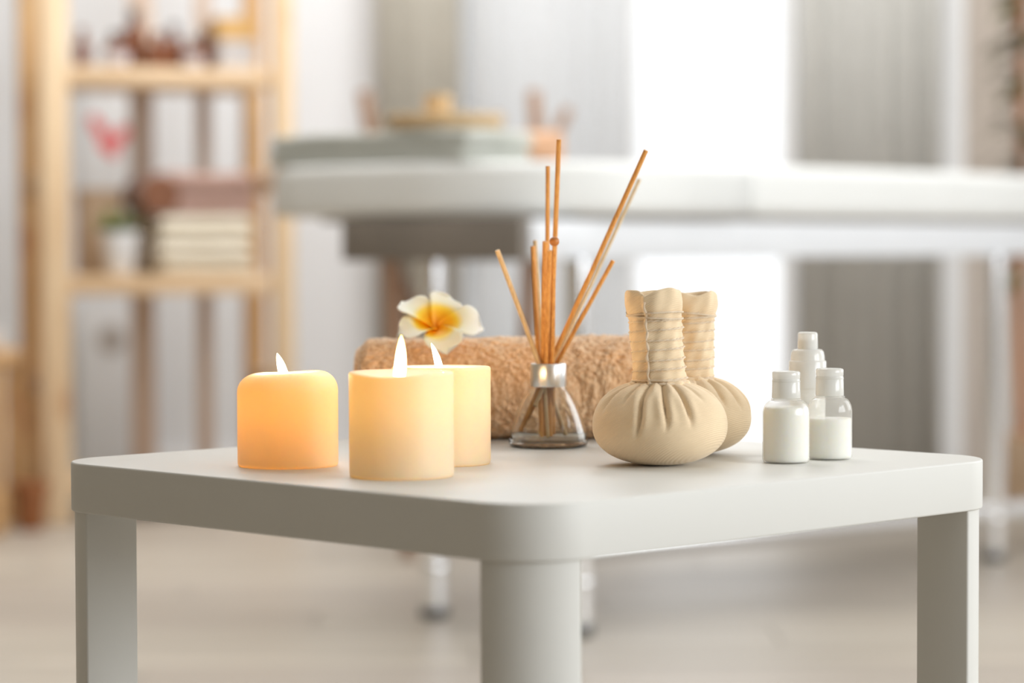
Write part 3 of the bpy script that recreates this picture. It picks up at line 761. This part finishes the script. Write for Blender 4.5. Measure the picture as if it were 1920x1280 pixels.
# ------------------------------------------------------------------ wooden chair behind the massage table
ch = thing('wooden_chair', 'tall brown wooden chair with splayed back posts behind the massage table', 'chair', (-0.10, 5.20, 0))
def post(pts, r): return tube(pts, r, 12)
for s, xt in ((-1, -0.20), (1, 0.145)):
    obj('back_post', post([(s*0.098, 0.10, 0.0), (s*0.120, 0.07, 0.25), (s*0.138, 0.05, 0.56), (s*0.160, 0.08, 0.72), (xt, 0.12, 0.92)], [0.013, 0.015, 0.017, 0.017, 0.014]), M['chairwood'], ch)
    obj('front_leg', post([(s*0.102, -0.14, 0.0), (s*0.125, -0.13, 0.25), (s*0.135, -0.12, 0.59)], [0.013, 0.016, 0.018]), M['chairwood'], ch)
obj('back_spindle', post([(0.10, 0.05, 0.61), (0.13, 0.09, 0.70), (0.215, 0.13, 0.885)], 0.011), M['chairwood'], ch)
obj('back_spindle', post([(0.03, 0.05, 0.61), (0.05, 0.09, 0.70), (0.075, 0.12, 0.875)], 0.010), M['chairwood'], ch)
obj('seat', bx((0, -0.04, 0.603), (0.32, 0.24, 0.028), 0.010, 3), M['chairwood'], ch)
obj('back_rail', tube([(-0.160, 0.07, 0.66), (-0.08, 0.10, 0.665), (0.07, 0.10, 0.665), (0.160, 0.07, 0.66)], 0.014, 12), M['chairwood'], ch)
for s in (-1, 1): obj('stretcher', tube([(s*0.116, 0.08, 0.20), (s*0.120, -0.132, 0.18)], 0.008, 10), M['chairwood'], ch)
obj('cross_brace', tube([(-0.136, 0.055, 0.56), (0.112, 0.085, 0.12)], 0.010, 10), M['chairwood'], ch)

# ------------------------------------------------------------------ pine shelving rack
RO = Vector((-1.02, 5.70, 0)); RA = math.atan2(0.18, 0.481)
rk = thing('pine_rack', 'light pine shelving rack with knotty posts against the left back wall', 'shelf', RO, RA)
RW, RD = 0.545, 0.30
def rp(lx, ly, z=0.0):
    return Vector((RO.x + lx*math.cos(RA) - ly*math.sin(RA), RO.y + lx*math.sin(RA) + ly*math.cos(RA), z))
def rlx(px, ly=0.1):
    """rack x of a photograph column, at rack depth ly"""
    k = (px-960)/4900
    # (RO.x + lx c - ly s) = k (RO.y + lx s + ly c)
    c, s = math.cos(RA), math.sin(RA)
    return (k*(RO.y + ly*c) - RO.x + ly*s)/(c - k*s)
HT = 1.75
obj('post', bx((0.027, 0.022, HT/2), (0.062, 0.044, HT), 0.003), M['pine'], rk)
obj('post', bx((RW, 0.022, HT/2), (0.045, 0.044, HT), 0.003), M['pine'], rk)
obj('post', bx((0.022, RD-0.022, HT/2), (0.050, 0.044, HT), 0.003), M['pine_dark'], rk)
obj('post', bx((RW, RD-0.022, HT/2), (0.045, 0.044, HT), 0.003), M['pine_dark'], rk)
for z in (0.30, 0.75, 1.25):
    for lx in (0.022, RW): obj('side_rung', bx((lx, RD/2, z), (0.02, RD-0.088, 0.04), 0.003), M['pine'], rk)
SH = {'top': (0.962, 1.004), 'mid': (0.502, 0.544), 'low': (0.06, 0.10)}
for k, (z0, z1) in SH.items():
    obj('shelf_board', bx((RW/2+0.01, RD/2, (z0+z1)/2), (RW-0.075, RD-0.01, z1-z0), 0.003), M['pine_shelf'], rk)
for px, wd in ((268, 0.058), (384, 0.038)):  # bands of shade behind the shelves, built as brown slats
    obj('shade_slat', bx((rlx(px, RD+0.008), RD+0.009, 0.875), (wd, 0.014, 1.72), 0.002), M['pine_shade'], rk)

def jar(label, px, ly, r, h, cap, capc, label_strip, zs=SH['top'][1], group='amber bottles on the top shelf', cat='bottle', rn=0.4):
    pos = rp(rlx(px, ly), ly, zs); h *= 1.18; r *= 1.06
    t = thing('amber_bottle', label, cat, pos, 0, group)
    hb = h*0.80
    obj('bottle_body', lathe([(0, 0), (r*0.92, 0), (r, 0.003), (r, hb*0.72), (r*0.85, hb*0.84), (r*rn, hb*0.92), (r*rn, hb)], 32), M['amber'], t, sharp=50)
    obj('cap', lathe([(0, hb*0.97), (r*rn*1.25, hb*0.97), (r*rn*1.25, h-0.002), (r*rn*1.1, h), (0, h)], 24), M[capc], t, sharp=50)
    if label_strip: obj('paper_label', lathe([(r*1.015, hb*0.12), (r*1.015, hb*0.55)], 32), M['label'], t)
    return t
jar('slim amber bottle at the left end of the top shelf', 158, 0.10, 0.016, 0.075, 0, 'amber', False)
jar('short amber bottle with a pale label on the top shelf', 222, 0.07, 0.026, 0.068, 0, 'dark_cap', True)
jar('tallest dark amber bottle on the top shelf, in the middle', 256, 0.13, 0.024, 0.118, 0, 'dark_cap', False)
jar('squat orange-brown bottle on the top shelf, right of the tallest bottle', 300, 0.07, 0.024, 0.070, 0, 'amber', False)
jar('dark-capped amber bottle on the top shelf, between the squat bottles', 330, 0.14, 0.020, 0.092, 0, 'dark_cap', False)
jar('small brown bottle with a label on the top shelf', 366, 0.08, 0.020, 0.060, 0, 'dark_cap', True)
jar('wide brown bottle next to the white booklets on the top shelf', 393, 0.14, 0.020, 0.082, 0, 'dark_cap', False, rn=0.6)
zc = SH['top'][1]
for i, (hh, lab) in enumerate([(0.018, 'white booklet at the bottom of the stack on the top shelf'), (0.016, 'white booklet second from the bottom of the stack on the top shelf'),
                               (0.018, 'white booklet third from the bottom of the stack on the top shelf'), (0.016, 'white booklet directly under the orange box on the top shelf')]):
    pp = rp(rlx(437, 0.12)+0.002*(i % 2), 0.12, zc)
    t = thing('booklet', lab, 'book', pp, RA + 0.03*(i % 3 - 1), 'booklets on the top shelf')
    obj('cover', bx((0, 0, 0.0015), (0.085, 0.12, 0.003), 0.0008, 1), M['label'], t); obj('cover', bx((0, 0, hh-0.0015), (0.085, 0.12, 0.003), 0.0008, 1), M['label'], t)
    obj('pages', bx((0.0, 0.001, hh/2), (0.081, 0.114, hh-0.006)), M['paper'], t); zc += hh + 0.0002
t = thing('small_box', 'orange cardboard box on the stack of white booklets', 'box', rp(rlx(437, 0.12), 0.12, zc), RA)
obj('box_body', bx((0, 0, 0.020), (0.085, 0.10, 0.040), 0.002), M['ochre'], t); obj('box_lid', bx((0, 0, 0.046), (0.088, 0.103, 0.012), 0.002), M['ochre'], t)

# middle shelf
zm = SH['mid'][1]
t = thing('potted_plant', 'small green plant in a white tapered pot on the middle shelf', 'plant', rp(rlx(226, 0.06), 0.06, zm))
obj('pot', lathe([(0, 0), (0.028, 0), (0.030, 0.002), (0.041, 0.092), (0.042, 0.098), (0.038, 0.098), (0.036, 0.085), (0, 0.085)], 40), M['white_china'], t, sharp=50)
obj('soil', lathe([(0, 0.088), (0.0365, 0.087)], 24), M['soil'], t)
for i in range(60):
    a = random.uniform(0, 2*PI); el = random.uniform(0.5, 1.4); L = random.uniform(0.035, 0.072)
    d = Vector((math.cos(a)*math.cos(el), math.sin(a)*math.cos(el), math.sin(el))); s = Vector((-math.sin(a), math.cos(a), 0))
    b0 = Vector((-0.008+0.012*math.cos(a), 0.012*math.sin(a), 0.088)); wd = random.uniform(0.006, 0.011)
    pts = [b0, b0+d*L*0.4+s*wd, b0+d*L+Vector((0, 0, -0.004)), b0+d*L*0.4-s*wd, b0+d*L*0.45+Vector((0, 0, 0.003))]
    obj('leaf', ([tuple(q) for q in pts], [[0, 1, 4], [1, 2, 4], [2, 3, 4], [3, 0, 4]]), M['leaf'], t)
t = thing('kraft_box', 'plain beige cardboard box behind the potted plant', 'box', rp(rlx(190, 0.22)-0.004, 0.215, zm), RA)
obj('box_body', bx((0.0, 0, 0.085), (0.088, 0.10, 0.17), 0.003), M['kraft'], t); obj('box_lid', bx((0.0, 0, 0.182), (0.092, 0.104, 0.024), 0.003), M['kraft'], t)
tc_ = rp(rlx(368, 0.14), 0.14, zm)
zz = zm
for i, lab in enumerate(['folded cream towel at the bottom of the stack on the middle shelf', 'folded cream towel in the middle of the stack, under the mauve one']):
    folded('folded_towel', lab, tc_.x, tc_.y, zz, 0.215, 0.24, 0.064, 2, M['cream_towel'], RA, group='folded towels on the middle shelf', seed=i+2, wob=0.002); zz += 0.0670
tt = folded('folded_towel', 'folded mauve-brown towel with a darker end on top of the cream towels', tc_.x-0.006, tc_.y, zz, 0.242, 0.22, 0.096, 2, M['mauve_towel'], RA, group='folded towels on the middle shelf', seed=6, wob=0.006)
obj('rolled_end', tube([(-0.100, -0.112, 0.045), (-0.100, 0.10, 0.045)], 0.044, 24), M['brown_towel'], tt, label='dark brown rolled end')
# print on the wall and standing canvas
t = thing('wall_picture', 'white picture with a red petal shape on the wall behind the rack', 'picture', (-1.005, YB-0.011, 0.885))
obj('picture_frame', bx((0, 0, 0), (0.150, 0.020, 0.28), 0.002), M['white_china'], t)
def blob(pts, th): 
    bm = bmesh.new(); vs = [bm.verts.new((x, 0, z)) for x, z in pts]; f = bm.faces.new(vs)
    r = bmesh.ops.extrude_face_region(bm, geom=[f]); bmesh.ops.translate(bm, vec=(0, -th, 0), verts=[v for v in r['geom'] if isinstance(v, bmesh.types.BMVert)])
    return bm
def ell(cx, cz, a, b, rot, n=24):
    return [(cx+a*math.cos(q)*math.cos(rot)-b*math.sin(q)*math.sin(rot), cz+a*math.cos(q)*math.sin(rot)+b*math.sin(q)*math.cos(rot)) for q in [2*PI*i/n for i in range(n)]]
for i, (cx, cz, a_, b_, ro) in enumerate(((-0.032, 0.022, 0.036, 0.017, 2.15), (0.022, 0.000, 0.034, 0.018, 0.75), (-0.008, -0.022, 0.030, 0.020, 2.5), (0.004, -0.040, 0.016, 0.014, 0))):
    obj('red_petal', blob(ell(cx, cz, a_, b_, ro), 0.001), M['red'], t, loc=(0, -0.0102-0.0006*i, 0))
t = thing('standing_canvas', 'tall white canvas with a round grey motif standing behind the rack', 'picture', (-1.005, YB-0.040, 0.0))
obj('canvas_panel', bx((0, 0, 0.235), (0.165, 0.020, 0.47), 0.003), M['white_china'], t)
obj('grey_motif', blob(ell(0.0, 0.375, 0.036, 0.038, 0), 0.001), M['grey_print'], t, loc=(0, -0.0105, 0))

# left-hand bay shelf with bowl, pot and crate
t = thing('low_stool', 'low orange-brown wooden stool left of the pine rack', 'stool', (-1.185, 5.62, 0))
obj('stool_top', bx((0, 0, 0.370), (0.22, 0.26, 0.030), 0.004), M['pine_dark'], t)
for sx in (-1, 1):
    for sy in (-1, 1): obj('leg', bx((sx*0.09, sy*0.11, 0.1775), (0.032, 0.032, 0.355), 0.003), M['pine_dark'], t)
t = thing('white_bowl', 'white bowl on the low wooden stool at the left edge', 'bowl', (-1.135, 5.60, 0.3852))
obj('bowl_body', lathe([(0, 0), (0.03, 0), (0.032, 0.004), (0.052, 0.022), (0.058, 0.045), (0.055, 0.045), (0.049, 0.024), (0.028, 0.008), (0, 0.007)], 40), M['white_china'], t, sharp=60)
t = thing('clay_pot', 'dark terracotta pot on the floor by the left rack post', 'pot', (-1.075, 5.60, 0.0))
t.location = (-1.035, 5.60, 0)
obj('pot_body', lathe([(0, 0), (0.024, 0), (0.026, 0.003), (0.036, 0.085), (0.040, 0.087), (0.040, 0.105), (0.034, 0.105), (0.032, 0.09), (0, 0.088)], 36), M['terracotta'], t, sharp=50)
t = thing('wooden_crate', 'small orange pine crate on the floor at the left edge of the photo', 'crate', (-1.135, 5.50, 0.0))
for k in range(3):
    for sy in (-1, 1): obj('slat', bx((0, sy*0.055, 0.018+0.032*k), (0.12, 0.008, 0.027), 0.001), M['pine_dark'], t)
    for sx in (-1, 1): obj('slat', bx((sx*0.056, 0, 0.018+0.032*k), (0.008, 0.10, 0.027), 0.001), M['pine_dark'], t)
obj('crate_base', bx((0, 0, 0.004), (0.104, 0.10, 0.008)), M['pine_dark'], t)

# ------------------------------------------------------------------ plant at the right edge
t = thing('tall_plant', 'tall dark-leaved plant with an orange-brown stem at the right edge', 'plant', (1.178, 5.98, 0))
obj('pot', lathe([(0, 0), (0.055, 0), (0.058, 0.003), (0.078, 0.16), (0.080, 0.17), (0.073, 0.17), (0.070, 0.155), (0, 0.155)], 40), M['kraft'], t, sharp=50)
obj('stem', tube([(0, 0, 0.15), (-0.018, 0, 0.5), (-0.012, 0, 0.9), (-0.018, 0, 1.35), (-0.01, 0, 1.6)], 0.014, 12), M['trunk'], t)
rl = random.Random(4)
for zc_, n_ in ((0.56, 5), (0.70, 14), (0.78, 14), (0.86, 10), (0.98, 12), (1.07, 12), (1.16, 12), (1.3, 8), (1.5, 10)):
    for i in range(n_):
        a = PI + rl.gauss(0, 1.3); L = rl.uniform(0.06, 0.12); up = rl.uniform(-0.35, 0.6)
        b0 = Vector((-0.014, 0, zc_ + rl.uniform(-0.03, 0.03))); dh = Vector((math.cos(a), math.sin(a), 0)); s = Vector((-math.sin(a), math.cos(a), 0))
        V, F = [], []
        for k in range(6):
            u = k/5; wv = 0.017*math.sin(PI*min(1, 0.08+u*0.92)); c = b0 + dh*L*u + Vector((0, 0, up*L*u - 0.04*u*u))
            V += [tuple(c-s*wv), tuple(c+Vector((0, 0, -0.002))), tuple(c+s*wv)]
        for k in range(5):
            for j in range(2): q = 3*k+j; F.append([q, q+1, q+4, q+3])
        obj('leaf', (V, F), M['dark_leaf'], t, sharp=180)
